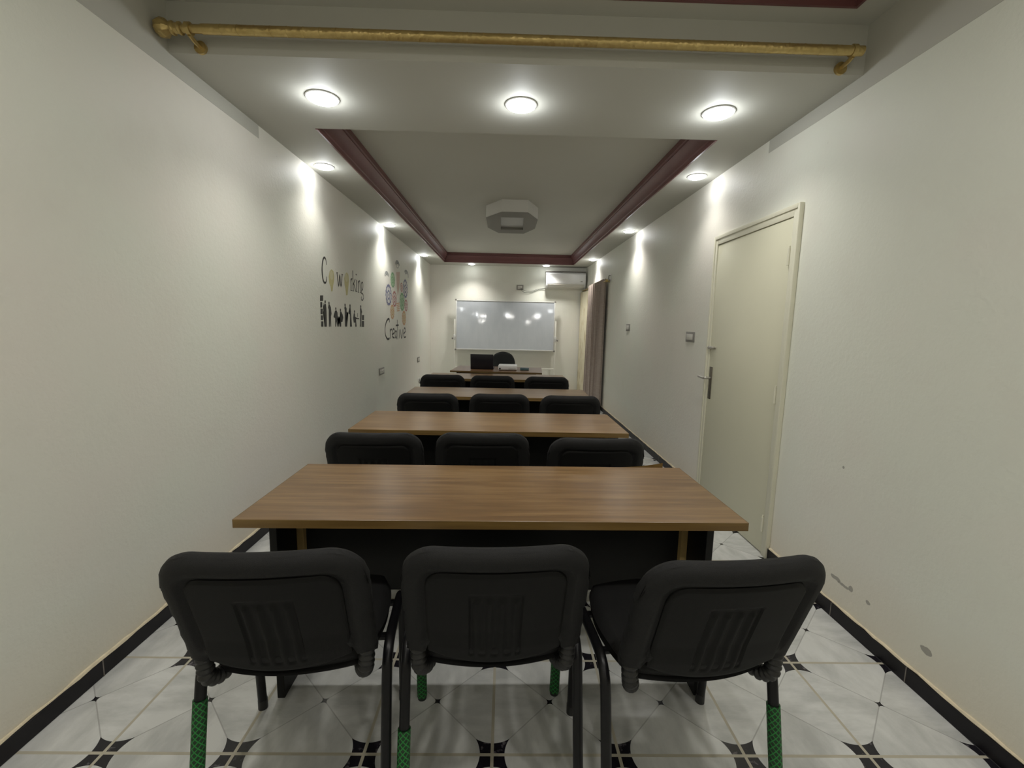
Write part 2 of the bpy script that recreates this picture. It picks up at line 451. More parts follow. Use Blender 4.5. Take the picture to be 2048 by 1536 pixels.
# ------------------------------------------------------------------ downlights
LP = [(-.959, 2.49, 'lit round downlight under the curtain-rod header, nearest the left wall'),
      (.061, 2.50, 'lit round downlight in the middle of the row behind the curtain rod'),
      (1.105, 2.52, 'lit round downlight behind the curtain rod, on the door side'),
      (-1.362, 3.53, 'lit downlight beside the near end of the maroon moulding, left wall side'),
      (1.418, 3.52, 'lit downlight beside the near end of the maroon moulding, above the cream door'),
      (-1.378, 5.50, 'lit downlight high on the left between the two wall decals'),
      (1.452, 5.50, 'lit downlight near the right wall, second back from above the door'),
      (-1.388, 7.80, 'small lit downlight in the far left ceiling corner'),
      (1.478, 7.85, 'small lit downlight in the far right corner above the curtain'),
      (-.657, 8.76, 'small lit downlight at the back wall above the whiteboard'),
      (.765, 8.76, 'small lit downlight at the back wall above the air conditioner')]
proto = None
def spot(x, y, z, e, ang=118, blend=.9, size=.035):
    d = bpy.data.lights.new('downlight_beam', 'SPOT'); d.energy = e; d.spot_size = math.radians(ang); d.spot_blend = blend
    d.shadow_soft_size = size; d.color = (1, .975, .92)
    o = bpy.data.objects.new('downlight_beam', d); COL.objects.link(o); o.location = (x, y, z)
    return o
def downlight(x, y, z, label, grp):
    global proto
    if proto is None:
        t = thing('downlight', label, 'ceiling light', (x, y, z), 0, grp)
        bm = new_bm(); lathe(bm, [(.074, 0), (.083, -.001), (.084, -.003), (.082, -.005), (.077, -.006), (.074, -.004), (.074, 0)], 28); obj('trim_ring', bm, M['ring'], t)
        bm = new_bm(); lathe(bm, [(.0765, -.003), (.075, -.010), (.062, -.017), (.035, -.022), (0.0, -.024)], 28); obj('diffuser', bm, M['lamp'], t)
        proto = t; return t
    t = copy_tree(proto); t.location = (x, y, z); t['label'] = label; t['group'] = grp
    return t
for i, (x, y, lab) in enumerate(LP):
    dl = downlight(x, y, ZC, lab, 'recessed downlights of the false ceiling')
    if i >= 3: dl.scale = (.84, .84, .84)
    e = 27 if i < 3 else (13, 13, 29, 29, 32, 32)[i-3] if i < 9 else 42
    spot(x+(0 if i < 3 or i > 8 else .12 if x < 0 else -.12), y-(.16 if i > 8 else 0), ZC-.03, e, 128 if i < 9 else 120, 1.0, .05)
    d = bpy.data.lights.new('added_halo_light', 'POINT'); d.energy = 1.7 if i < 3 else .95 if i < 9 else .3; d.shadow_soft_size = .03; d.color = (.93, .97, 1)  # extra point light added below each downlight to give the ceiling a halo
    o = bpy.data.objects.new('added_halo_light', d); COL.objects.link(o); o.location = (x, y, ZC-.06)
# the near room's lamps, over and behind the camera
for k, (x, y) in enumerate([(-.85, .45), (.2, .45), (1.2, .45), (-.95, -1.1), (.95, -1.1)]):
    d = bpy.data.lights.new('near_room_lamp', 'AREA'); d.shape = 'DISK'; d.size = .13; d.energy = 6.8; d.color = (1, .965, .91)
    o = bpy.data.objects.new('near_room_lamp', d); COL.objects.link(o); o.location = (x, y, ZN-.02)

# unlit plaster lamp box on the tray ceiling
t = thing('ceiling_lamp', 'unlit white octagonal ceiling lamp with a square panel, inside the maroon-edged ceiling tray', 'ceiling light', (.055, 5.47, ZT))
O8 = [(-.11, -.55), (.165, -.55), (.29, -.24), (.29, .25), (.165, .57), (-.16, .57), (-.29, .25), (-.29, -.28)]
WIN = [(-.125, -.30), (.13, -.30), (.145, .33), (-.13, .33)]
bm = new_bm()
a = [bm.verts.new((x, y, 0)) for x, y in O8]; b = [bm.verts.new((x, y, -.125)) for x, y in O8]
for i in range(8): bm.faces.new((a[i], a[(i+1) % 8], b[(i+1) % 8], b[i]))
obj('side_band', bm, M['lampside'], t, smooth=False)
bm = new_bm()
b = [bm.verts.new((x*.998, y*.998, -.126)) for x, y in O8]; w = [bm.verts.new((x, y, -.126)) for x, y in WIN]; w2 = [bm.verts.new((x, y, -.095)) for x, y in WIN]
for q in ((0, 1, 'w1', 'w0'), (1, 2, 'w1'), (2, 3, 'w2', 'w1'), (3, 4, 'w2'), (4, 5, 'w3', 'w2'), (5, 6, 'w3'), (6, 7, 'w0', 'w3'), (7, 0, 'w0')):
    bm.faces.new([b[i] if isinstance(i, int) else w[int(i[1])] for i in q])
for i in range(4): bm.faces.new((w[i], w[(i+1) % 4], w2[(i+1) % 4], w2[i]))
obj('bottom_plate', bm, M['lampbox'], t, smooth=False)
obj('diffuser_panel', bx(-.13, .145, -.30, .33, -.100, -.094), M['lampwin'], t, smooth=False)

# ------------------------------------------------------------------ curtain rod on the header
t = thing('curtain_rod', 'long gold foil-wrapped curtain rod fixed across the header under the near ceiling', 'curtain rod', (0, 2.06, 2.52))
bm = new_bm()
tube(bm, [(-1.40, 0, 0), (-1.28, 0, 0)], .0165, 18); tube(bm, [(-1.28, 0, 0), (1.502, 0, 0)], .0195, 18)
for i in range(40):
    x = -1.2+i*.068; bmesh.ops.create_cone(bm, cap_ends=True, segments=18, radius1=.0203, radius2=.0203, depth=.004, matrix=Matrix.Translation((x, 0, 0)) @ Matrix.Rotation(PI/2, 4, 'Y') @ Matrix.Rotation(.12, 4, 'X'))
obj('rod', bm, M['gold'], t)
bm = new_bm()
lathe(bm, [(.0, -1.478), (.014, -1.474), (.030, -1.462), (.036, -1.445), (.033, -1.428), (.022, -1.416), (.019, -1.410), (.026, -1.404), (.026, -1.397), (.020, -1.392), (.020, -1.378), (.024, -1.374), (.024, -1.366), (.018, -1.362)], 32, 'X', fn=lambda a, h: 1+.06*math.cos(9*a+h*60) if h < -1.41 else 1)
obj('finial', bm, M['gold'], t)
for x in (-1.335, 1.462):
    bm = new_bm(); tube(bm, smooth_path([(x, .0, -.022), (x, .03, -.03), (x, .075, -.034)], 5), .009, 10); lathe(bm, [(.026, .064), (.026, .076)], 20, 'Y', c=(x, 0, -.034))
    tube(bm, [(x-.009, 0, 0), (x+.009, 0, 0)], .0245, 18)
    obj('bracket', bm, M['gold'], t)

# ------------------------------------------------------------------ tables
def make_table():
    t = thing('classroom_table', 'x', 'table', (0, 0, 0), 0, 'walnut tables in a row down the room')
    W, Dp, H = 1.535, .53, .75
    bm = new_bm(); box(bm, -W/2, W/2, 0, Dp, H-.026, H, bev=.0015, seg=1)
    top = obj('tabletop', bm, M['wood'], t, smooth=False)
    bm = new_bm(); box(bm, -W/2, W/2, -.0012, 0, H-.0258, H-.0006); box(bm, -W/2-.0012, -W/2, 0, Dp, H-.0258, H-.0006); box(bm, W/2, W/2+.0012, 0, Dp, H-.0258, H-.0006)
    obj('edge_band', bm, M['wood_edge'], top, smooth=False)
    for s in (-1, 1):
        a, b = sorted((s*(W/2-.006), s*(W/2-.032)))
        obj('leg_panel', bx(a, b, .185, .50, 0, H-.0265, bev=.002), M['blackboard'], t, smooth=False)
    obj('modesty_panel', bx(-W/2+.033, W/2-.033, .352, .370, .31, H-.0265), M['blackboard'], t, smooth=False)
    for s in (-1, 1):
        a, b = sorted((s*(W/2-.033), s*(W/2-.058)))
        obj('corner_batten', bx(a, b, .326, .3515, .31, H-.027, bev=.001), M['strip'], t, smooth=False)
    return t
tab = make_table()
TABS = [(-.017, 1.272, .9, 'walnut table nearest the camera, behind the front three chairs'),
        (-.073, 2.405, .4, 'walnut table second from the camera, directly behind the nearest table'),
        (-.045, 3.57, 0, 'walnut table third from the camera, behind the second row of tables'),
        (-.075, 4.775, 0, 'walnut table furthest back in the row, just in front of the teacher desk')]
for i, (x, y, a, lab) in list(enumerate(TABS))[::-1]:
    o = tab if i == 0 else copy_tree(tab)
    o.location = (x, y, 0); o.rotation_euler.z = math.radians(a); o['label'] = lab

# a length of edge band that has come loose on the far side of the nearest table
bm = new_bm()
q0 = [bm.verts.new(p) for p in ((.50, .531, .748), (.60, .540, .751), (.66, .548, .756), (.708, .556, .762))]
q1 = [bm.verts.new(p) for p in ((.50, .531, .726), (.60, .540, .728), (.66, .548, .733), (.708, .556, .738))]
for k in range(3): bm.faces.new((q0[k], q0[k+1], q1[k+1], q1[k]))
tag(obj('loose_edge_strip', bm, M['wood_edge'], tab), 'loose end of edge band sticking out')

# ------------------------------------------------------------------ visitor chairs
def back_outline(w=.226):
    """Upper and lower edge of the backrest at abscissa x (local, before bending)."""
    zt, R = .825, .085
    def top(x):
        a = abs(x)
        if a <= w-R: return zt
        return zt-R+math.sqrt(max(R*R-(a-(w-R))**2, 0))
    def bot(x):
        a = abs(x)
        if a > .171:
            e = (a-.171)/(w-.171); return .484+.010*max(0, e-.5)
        q = a/.171
        return .480+.040*q**2.2 if q < .92 else .480+.040*.92**2.2
    return top, bot
TILT = .36
def back_point(x, z, off):
    """off > 0 is towards the sitter (front)."""
    y = -.150-(z-.46)*TILT+.026*((x/.22)**2-1)
    n = Vector((-.10*(x/.22), 1, TILT)).normalized()
    return Vector((x, y, z))+n*off
def backrest_bm(nx=56, nz=34, T=.026, rad=.026):
    top, bot = back_outline(); w = .226
    xs = [w*math.sin(PI/2*(2*i/nx-1)) for i in range(nx+1)]
    xs = [-w+2*w*i/nx for i in range(nx+1)]
    # boundary polyline for the distance to the edge
    B = []
    K = 220
    for i in range(K+1):
        x = -w+2*w*i/K; B.append((x, top(x)))
    for i in range(K+1):
        x = w-2*w*i/K; B.append((x, bot(x)))
    nseg = 24
    B += [(-w, bot(-w)+(top(-w)-bot(-w))*i/nseg) for i in range(nseg)] + [(w, bot(w)+(top(w)-bot(w))*i/nseg) for i in range(nseg)]
    for q in (-.171, .171): B += [(q, bot(q*.99)+(.474-bot(q*.99))*i/8) for i in range(9)]
    def dist(x, z): return min((x-a)**2+(z-b)**2 for a, b in B)**.5
    return xs, top, bot, dist
def make_back():
    xs, top, bot, dist = backrest_bm()
    nz = 32
    bm = new_bm(); F, R = [], []
    for x in xs:
        f, r = [], []
        for j in range(nz+1):
            s = j/nz; s = .5-.5*math.cos(PI*s)
            z = bot(x)+(top(x)-bot(x))*s
            d = dist(x, z)
            k = min(d/.028, 1); h = math.sqrt(max(0, 1-(1-k)**2))
            rec = .011*max(0, min(1, (d-.040)/.010))        # recess in the rear for the plastic shell
            f.append(bm.verts.new(back_point(x, z, .026*h+.006*min(d/.1, 1))))
            r.append(bm.verts.new(back_point(x, z, -.024*h+rec)))
        F.append(f); R.append(r)
    for i in range(len(xs)-1):
        for j in range(nz):
            bm.faces.new((F[i][j], F[i+1][j], F[i+1][j+1], F[i][j+1])); bm.faces.new((R[i][j], R[i][j+1], R[i+1][j+1], R[i+1][j]))
    for j in range(nz):
        bm.faces.new((F[0][j], F[0][j+1], R[0][j+1], R[0][j])); bm.faces.new((F[-1][j], R[-1][j], R[-1][j+1], F[-1][j+1]))
    for i in range(len(xs)-1):
        bm.faces.new((F[i][0], R[i][0], R[i+1][0], F[i+1][0])); bm.faces.new((F[i][nz], F[i+1][nz], R[i+1][nz], R[i][nz]))
    bmesh.ops.remove_doubles(bm, verts=bm.verts, dist=1e-5)
    return bm
def make_shell():
    # rear plastic panel: rounded top corners, curved bottom, a pressed panel of grooves in the middle
    bm = new_bm(); nx, nz = 72, 48; G = []
    for i in range(nx+1):
        x = -.168+.336*i/nx; a = abs(x); col = []
        R = .045; zt = .772 if a < .168-R else .772-R+math.sqrt(max(0, R*R-(a-.168+R)**2))
        q = a/.168; zb = .474+.040*min(q, .95)**2.2
        for j in range(nz+1):
            z = zb+(zt-zb)*j/nz
            e = min(.168-a, zt-z, z-zb+.004)
            off = -.0165-.005*min(1, max(0, e)/.006)-(.0045 if z < .53 else .0045*max(0, 1-(z-.53)/.05))
            # grooves
            px, pz = a < .062, .505 < z < .705
            if px and pz:
                off += .0045
                u = (x+.062)/.124*4
                if .18 < (u % 1) < .82 and z < .695: off -= .006*min(1, (.695-z)/.01)*math.sin(PI*((u % 1)-.18)/.64)
            col.append(bm.verts.new(back_point(x, z, off)))
        G.append(col)
    for i in range(nx):
        for j in range(nz): bm.faces.new((G[i][j], G[i][j+1], G[i+1][j+1], G[i+1][j]))
    ret = bmesh.ops.extrude_face_region(bm, geom=bm.faces[:])
    for v in ret['geom']:
        if isinstance(v, bmesh.types.BMVert): v.co += Vector((0, .010, .0036))
    return bm
def seat_point(u, v):
    """Rounded-square disc mapping, u, v in -1..1 (front is +v)."""
    x = u*math.sqrt(1-v*v*.30); y = v*math.sqrt(1-u*u*.30)
    return x*.222, .035+y*.215
def make_seat(z0, z1, grow=1.0, dome=.008):
    bm = new_bm(); n = 30; T, Bo = [], []
    for i in range(n+1):
        a, b = [], []
        for j in range(n+1):
            u, v = 2*i/n-1, 2*j/n-1
            x, y = seat_point(u, v); x *= grow; y = .035+(y-.035)*grow
            e = 1-max(abs(u), abs(v)); k = min(e/.16, 1); h = math.sqrt(max(0, 1-(1-k)**2))
            m = (z0+z1)/2
            drop = -.018*max(0, v-.55)/.45
            a.append(bm.verts.new((x, y, m+(z1-m)*h+dome*min(1, e*2)+drop))); b.append(bm.verts.new((x, y, m+(z0-m)*h+drop)))
        T.append(a); Bo.append(b)
    for i in range(n):
        for j in range(n):
            bm.faces.new((T[i][j], T[i+1][j], T[i+1][j+1], T[i][j+1])); bm.faces.new((Bo[i][j], Bo[i][j+1], Bo[i+1][j+1], Bo[i+1][j]))
    bmesh.ops.remove_doubles(bm, verts=bm.verts, dist=1e-4)
    return bm
REAR = [(.240, .03, .440), (.240, -.035, .440), (.240, -.075, .432), (.240, -.105, .407), (.240, -.122, .360), (.241, -.160, .16), (.242, -.192, .012)]
FRONT = [(.240, .03, .440), (.240, .120, .440), (.240, .150, .432), (.240, .175, .407), (.240, .188, .360), (.239, .196, .14), (.238, .203, .012)]
def leg_path(p, s): return smooth_path([(s*x, y, z) for x, y, z in p], 6)
def along(path, z0, z1):
    return [p for p in path if z0 <= p.z <= z1]
def make_chair():
    t = thing('visitor_chair', 'x', 'chair', (0, 0, 0), 0, 'black visitor chairs in rows of three')
    obj('seat', make_seat(.432, .486), M['fabric'], t, angle=60)
    obj('seat_shell', make_seat(.414, .440, .975, 0), M['shell'], t, angle=60)
    b = obj('backrest', make_back(), M['fabric'], t, angle=60)
    obj('back_shell', make_shell(), M['shell'], b, angle=40)
    for s in (-1, 1):
        for P in (FRONT, REAR):
            bm = new_bm(); tube(bm, leg_path(P, s), .0143, 14); lg = obj('leg', bm, M['tube'], t)
            e = P[-1]; d = (Vector(P[-1])-Vector(P[-2])).normalized()
            bm = new_bm(); q = Vector((s*e[0], e[1], e[2])); tube(bm, [q+Vector((0, 0, .022)), q+Vector((0, 0, -.010)), q+Vector((0, 0, -.012))], .0155, 14)
            obj('foot_cap', bm, M['rubber'], lg)
    bm = new_bm()
    for y in (-.03, .13): tube(bm, [(-.238, y, .418), (.238, y, .418)], .0105, 10)
    obj('cross_bar', bm, M['tube'], t)
    for s in (-1, 1):
        # L-shaped ribbed sleeve from under the seat up into the backrest
        P = smooth_path([(s*.150, -.045, .424), (s*.168, -.095, .414), (s*.181, -.140, .413), (s*.194, -.166, .432), (s*.198, -.168, .466), (s*.199, -.168, .506)], 10)
        bm = new_bm(); tube(bm, P, .02, 16, rfun=lambda i, n: .0190+.0022*(1 if i % 4 < 2 else -1)); obj('ribbed_sleeve', bm, M['rubber'], t, angle=80)
    return t
def net_sleeve(P, s, z0, z1, parent):
    path = along(leg_path(P, s), z0, z1)
    dense = []
    for a, b in zip(path, path[1:]):
        dense += [a.lerp(b, k/4) for k in range(4)]
    dense.append(path[-1])
    c = sum(dense, Vector())/len(dense)
    bm = new_bm(); tube(bm, [p-c for p in dense], .0178, 18, rfun=lambda i, n: .0176)
    uv = bm.loops.layers.uv.new('net'); bm.verts.ensure_lookup_table(); bm.verts.index_update()
    ln = [0]
    for a, b in zip(dense, dense[1:]): ln.append(ln[-1]+(b-a).length)
    for f in bm.faces:
        ks = [lp.vert.index % 18 for lp in f.loops]; wrap = 0 in ks and 17 in ks
        for lp, k in zip(f.loops, ks): lp[uv].uv = ((18 if wrap and k == 0 else k)/18, ln[lp.vert.index//18])
    return obj('net_sleeve', bm, M['net'], parent, loc=c)
proto_chair = make_chair()
def put_chair(x, y, a, label, sleeves=(), first=[True]):
    if first[0]: o = proto_chair; first[0] = False
    else: o = copy_tree(clean)
    o.location = (x, y, 0); o.rotation_euler.z = math.radians(a); o['label'] = label
    return o
clean = proto_chair
CH = [  # far rows first so that the copied source stays without sleeves
 (-.622, 4.745, 1.5, 'black padded chair at the fourth table, at the left wall end of the backmost row'),
 (-.110, 4.73, -1, 'black padded chair at the fourth table, middle of the backmost row'),
 (.425, 4.73, 1, 'black padded chair at the fourth table, on the curtain end of the backmost row'),
 (-.560, 3.52, 1, 'black padded chair at the third table, at the left wall end of its row'),
 (-.030, 3.55, 0, 'black padded chair at the third table, middle of its row'),
 (.495, 3.53, 0, 'black padded chair at the third table, on the door side end of its row'),
 (-.610, 2.315, 2, 'black padded chair at the second table, at the left wall end of its row'),
 (-.100, 2.345, 1, 'black padded chair at the second table, middle of its row'),
 (.432, 2.285, 1, 'black padded chair at the second table, on the door side end of its row'),
 (-.556, 1.225, 5, 'nearest-row black chair on the left wall side, green net on its outer rear leg'),
 (-.022, 1.260, 3, 'nearest-row black chair in the middle, green net on both front legs'),
 (.512, 1.216, 6, 'nearest-row black chair on the door side, green net on its outer rear leg')]
placed = [put_chair(*c) for c in CH]
net_sleeve(REAR, -1, .01, .335, placed[9]); 
net_sleeve(REAR, -1, .01, .26, placed[10]); net_sleeve(FRONT, -1, .01, .33, placed[10]); net_sleeve(FRONT, 1, .01, .33, placed[10])
net_sleeve(REAR, 1, .01, .315, placed[11])

# ------------------------------------------------------------------ teacher desk and the things on it
t = thing('teacher_desk', 'dark walnut teacher desk with black panels in front of the whiteboard', 'desk', (-.105, 5.56, 0), math.radians(-4))
bm = new_bm(); box(bm, -.575, .575, 0, .70, .728, .75, bev=.0015, seg=1); dtop = obj('desktop', bm, M['wood_dark'], t, smooth=False)
bm = new_bm(); box(bm, -.575, .575, -.0012, 0, .7282, .7495); obj('edge_band', bm, M['wood_edge'], dtop, smooth=False)
for a, b in ((-.50, -.475), (.475, .50)): obj('leg_panel', bx(a, b, .05, .66, 0, .7278), M['blackboard'], t, smooth=False)
obj('modesty_panel', bx(-.4745, .4745, .09, .108, .18, .7278), M['blackboard'], t, smooth=False)

t = thing('laptop', 'open black laptop on the teacher desk, lid back towards the tables', 'laptop', (-.29, 5.83, .7505), math.radians(-3))
bm = new_bm(); box(bm, -.148, .148, .0, .21, 0, .016, bev=.004); obj('keyboard_base', bm, M['lcd'], t)
bm = new_bm(); vs = box(bm, -.148, .148, -.008, .0, .004, .200, bev=.003)
bmesh.ops.rotate(bm, verts=bm.verts, cent=(0, 0, .008), matrix=Matrix.Rotation(math.radians(9), 3, 'X')); obj('screen_lid', bm, M['lcd'], t)
bm = new_bm(); tube(bm, [(-.11, .002, .012), (.11, .002, .012)], .007, 10); obj('hinge', bm, M['darkslot'], t)

t = thing('projector', 'small white projector lying on the teacher desk beside the laptop', 'projector', (.043, 5.70, .7505), math.radians(-2))
bm = new_bm(); box(bm, -.120, .120, 0, .20, .006, .070, bev=.014, seg=4); obj('case', bm, M['plastic'], t)
bm = new_bm(); lathe(bm, [(.0, -.002), (.010, -.003), (.012, -.001), (.012, .01)], 18, 'Y', c=(-.098, 0, .024)); obj('lens', bm, M['darkslot'], t)
bm = new_bm(); box(bm, .01, .105, -.001, .004, .018, .021); box(bm, .01, .105, -.001, .004, .026, .028); obj('vent_slot', bm, M['greyplastic'], t)
bm = new_bm(); box(bm, -.06, .09, .05, .15, .069, .072, bev=.001); obj('top_panel', bm, M['plastic'], t)
for x, y in ((-.1, .02), (.1, .02), (-.1, .18), (.1, .18)):
    bm = new_bm(); lathe(bm, [(.008, 0), (.008, .008)], 12, c=(x, y, 0)); obj('foot', bm, M['darkslot'], t)

t = thing('card_box', 'small dark teal box lying on the desk to the side of the white projector', 'box', (.262, 5.76, .7505), math.radians(-3))
obj('tray', bx(-.055, .055, 0, .085, 0, .020, bev=.002), M['teal'], t)
obj('lid', bx(-.0565, .0565, -.0015, .0865, .0202, .030, bev=.002), M['teal'], t)

# office chair of the teacher
t = thing('office_chair', 'charcoal swivel chair with round-topped back behind the teacher desk', 'chair', (-.02, 6.62, 0))
def oval_pad(w, z0, z1, y, th, R):
    bm = new_bm(); nx, nz = 24, 24; F, Rr = [], []
    for i in range(nx+1):
        u = 2*i/nx-1; f, r = [], []
        for j in range(nz+1):
            v = 2*j/nz-1
            x = u*math.sqrt(1-v*v*R)*w; z = v*math.sqrt(1-u*u*R)
            if v < 0: x *= 1-.10*abs(v)
            zz = (z0+z1)/2+z*(z1-z0)/2
            e = 1-max(abs(u), abs(v)); k = min(1, e/.2); h = math.sqrt(max(0, 1-(1-k)**2))
            yy = y+.03*u*u
            f.append(bm.verts.new((x, yy-th/2*h, zz))); r.append(bm.verts.new((x, yy+th/2*h, zz)))
        F.append(f); Rr.append(r)
    for i in range(nx):
        for j in range(nz): bm.faces.new((F[i][j], F[i+1][j], F[i+1][j+1], F[i][j+1])); bm.faces.new((Rr[i][j], Rr[i][j+1], Rr[i+1][j+1], Rr[i+1][j]))
    bmesh.ops.remove_doubles(bm, verts=bm.verts, dist=1e-4); return bm
obj('backrest', oval_pad(.185, .55, .928, .17, .06, .46), M['greyfab'], t, angle=60)
bm = make_seat(.42, .49); obj('seat', bm, M['greyfab'], t, angle=60)
bm = new_bm(); tube(bm, smooth_path([(0, .05, .425), (0, .19, .425), (0, .235, .46), (0, .225, .62), (0, .215, .70)], 6), .018, 10); obj('back_stem', bm, M['shell'], t)
bm = new_bm(); lathe(bm, [(.028, .10), (.028, .25), (.016, .26), (.016, .42)], 18); obj('gas_column', bm, M['tube'], t)
bm = new_bm()
for k in range(5):
    a = 2*PI*k/5+.3; tube(bm, [(0, 0, .11), (.13*math.cos(a), .13*math.sin(a), .10), (.27*math.cos(a), .27*math.sin(a), .075)], .02, 10)
obj('star_base', bm, M['shell'], t)
for k in range(5):
    a = 2*PI*k/5+.3; bm = new_bm(); lathe(bm, [(.020, -.022), (.028, -.018), (.028, .018), (.020, .022)], 16, 'X', c=(.27*math.cos(a), .27*math.sin(a), .028))
    tube(bm, [(.27*math.cos(a), .27*math.sin(a), .03), (.27*math.cos(a), .27*math.sin(a), .07)], .008, 8); obj('caster', bm, M['tube'], t)

# ------------------------------------------------------------------ whiteboard on its stand
WB = thing('whiteboard', 'white dry-erase board in a metal stand against the back wall', 'whiteboard', (.005, 8.80, 0))
hw, zb, zt_, tl = .965, .835, 1.795, math.radians(3.4)
def tilt_bm(bm): bmesh.ops.rotate(bm, verts=bm.verts, cent=(0, 0, zb), matrix=Matrix.Rotation(-tl, 3, 'X'))
bm = new_bm(); box(bm, -hw+.012, hw-.012, -.004, .008, zb+.012, zt_-.012); tilt_bm(bm); pan = obj('writing_panel', bm, M['board'], WB, smooth=False)
bm = new_bm()
box(bm, -hw, hw, -.010, .012, zb, zb+.020, bev=.003); box(bm, -hw, hw, -.010, .012, zt_-.020, zt_, bev=.003)
box(bm, -hw, -hw+.020, -.010, .012, zb, zt_, bev=.003); box(bm, hw-.020, hw, -.010, .012, zb, zt_, bev=.003)
tilt_bm(bm); fr = obj('board_frame', bm, M['alu'], WB)
for x in (-hw, hw):
    for z in (zb, zt_):
        bm = new_bm(); box(bm, x-.016, x+.016, -.014, .014, z-.016, z+.016, bev=.005); tilt_bm(bm); obj('corner_cap', bm, M['greyplastic'], fr)
for s in (-1, 1):
    x = s*(hw+.018)
    bm = new_bm(); box(bm, x-.013, x+.013, .0, .028, .06, 1.42, bev=.004); p = obj('post', bm, M['whitepost'], WB)
    bm = new_bm(); box(bm, x-.018, x+.018, -.16, .15, .045, .075, bev=.006); obj('foot_bar', bm, M['whitepost'], p)
    for yy in (-.145, .135):
        bm = new_bm(); lathe(bm, [(.012, -.012), (.02, -.010), (.02, .010), (.012, .012)], 14, 'X', c=(x, yy, .022)); tube(bm, [(x, yy, .02), (x, yy, .05)], .006, 8); obj('caster', bm, M['tube'], p)
    bm = new_bm(); tube(bm, [(x, .01, 1.05), (x+s*.035, .01, 1.05)], .008, 10); lathe(bm, [(.010, .030*s), (.021, .034*s), (.021, .052*s), (.012, .056*s)], 14, 'X', c=(x, .01, 1.05)); obj('pivot_knob', bm, M['greyplastic'], WB)
    bm = new_bm(); box(bm, x-.02, x+.02, -.006, .034, 1.02, 1.12, bev=.004); obj('pivot_clamp', bm, M['alu'], WB)
bm = new_bm(); box(bm, -hw-.005, hw+.005, .004, .024, .47, .495, bev=.003); obj('cross_bar', bm, M['whitepost'], WB)

# ------------------------------------------------------------------ air conditioner
t = thing('air_conditioner', 'white wall-mounted split air conditioner above the whiteboard corner', 'air conditioner', (1.155, YB, 2.055))
hw2 = .382
prof = [(0, 0), (-.10, .0), (-.165, .03), (-.195, .075), (-.198, .11), (-.190, .27), (-.165, .300), (0, .305)]
bm = new_bm(); prism(bm, prof, 'X', -hw2, hw2); obj('body', bm, M['plastic'], t, angle=30)
bm = new_bm(); prism(bm, [(-.196, .092), (-.205, .094), (-.207, .115), (-.199, .268), (-.172, .298), (-.165, .296), (-.188, .262)], 'X', -hw2+.012, hw2-.012); obj('front_panel', bm, M['plastic'], t, angle=30)
bm = new_bm(); prism(bm, [(-.108, -.004), (-.170, .022), (-.200, .070), (-.197, .078), (-.166, .034), (-.108, .004)], 'X', -hw2+.03, hw2-.03); obj('air_flap', bm, M['palekey'], t, angle=30)
bm = new_bm(); box(bm, -hw2, hw2, -.198, 0, .3051, .322, bev=.004); obj('top_grille', bm, M['greyplastic'], t)
bm = new_bm(); box(bm, hw2-.1, hw2-.06, -.2085, -.200, .12, .135); obj('display_strip', bm, M['greyplastic'], t)

# ------------------------------------------------------------------ sockets, switches
def plate(name, label, cat, loc, face, w, h, keys, keymat='palekey', platemat='greyplastic', parts='key', th=.010):
    """Frame with recessed keys or sockets. face: '+X', '-X' or '-Y' (way it looks)."""
    rz = {'+X': PI/2, '-X': -PI/2, '-Y': 0}[face]
    t = thing(name, label, cat, loc, rz)
    bm = new_bm()
    box(bm, -w/2, w/2, -th, 0, -h/2, h/2, bev=.003); obj('cover_plate', bm, M[platemat], t)
    kw = (w-.040)/keys
    for k in range(keys):
        x = -w/2+.020+k*kw
        bm = new_bm(); box(bm, x+.002, x+kw-.002, -th-.004, -th+.002, -h/2+.018, h/2-.018, bev=.002)
        ko = obj(parts, bm, M[keymat], t)
        if parts == 'socket_insert':
            bm = new_bm()
            for dx in (-.009, .009): lathe(bm, [(.0035, -th-.0046), (.0035, -th-.003)], 10, 'Y', c=(x+kw/2+dx, 0, 0))
            obj('pin_hole', bm, M['darkslot'], ko)
    return t
plate('wall_socket', 'grey-framed double wall socket low on the left wall under the wall decals', 'socket', (XL, 5.405, .745), '+X', .215, .083, 3, parts='socket_insert')
plate('wall_socket', 'small grey wall socket on the left wall near the back corner', 'socket', (XL, 7.725, .707), '+X', .19, .085, 2, parts='socket_insert')
plate('light_switch', 'grey-framed light switch with a pale key on the right wall beside the door', 'switch', (XR, 3.80, 1.262), '-X', .165, .085, 1, parts='rocker_key')
plate('light_switch', 'small grey light switch on the right wall between curtain and door', 'switch', (XR, 5.755, 1.33), '-X', .15, .088, 1, parts='rocker_key')
plate('wall_socket', 'grey socket high on the back wall wired to the air conditioner', 'socket', (.279, YB, 2.065), '-Y', .135, .092, 2, parts='socket_insert')
plate('wall_socket', 'small dark socket low on the back wall near the curtained corner', 'socket', (1.255, YB, .175), '-Y', .075, .08, 1, parts='socket_insert')
t = thing('telephone_point', 'small round cable outlet low on the left wall below the corner socket', 'cable outlet', (XL, 7.74, .347))
bm = new_bm(); lathe(bm, [(.045, 0), (.045, .010), (.036, .016), (0, .016)], 20, 'X'); obj('cap', bm, M['palekey'], t)
bm = new_bm(); tube(bm, smooth_path([(.014, 0, .03), (.02, .01, 0), (.016, .03, -.03), (.012, .04, -.06)], 6), .006, 8); obj('wire_stub', bm, M['cable'], t)
t = thing('wall_hook', 'small white bracket on the right wall above the curtain rod', 'hook', (XR, 6.86, 2.065))
bm = new_bm(); box(bm, -.008, 0, -.03, .03, -.055, .055, bev=.003); obj('back_plate', bm, M['ring'], t)
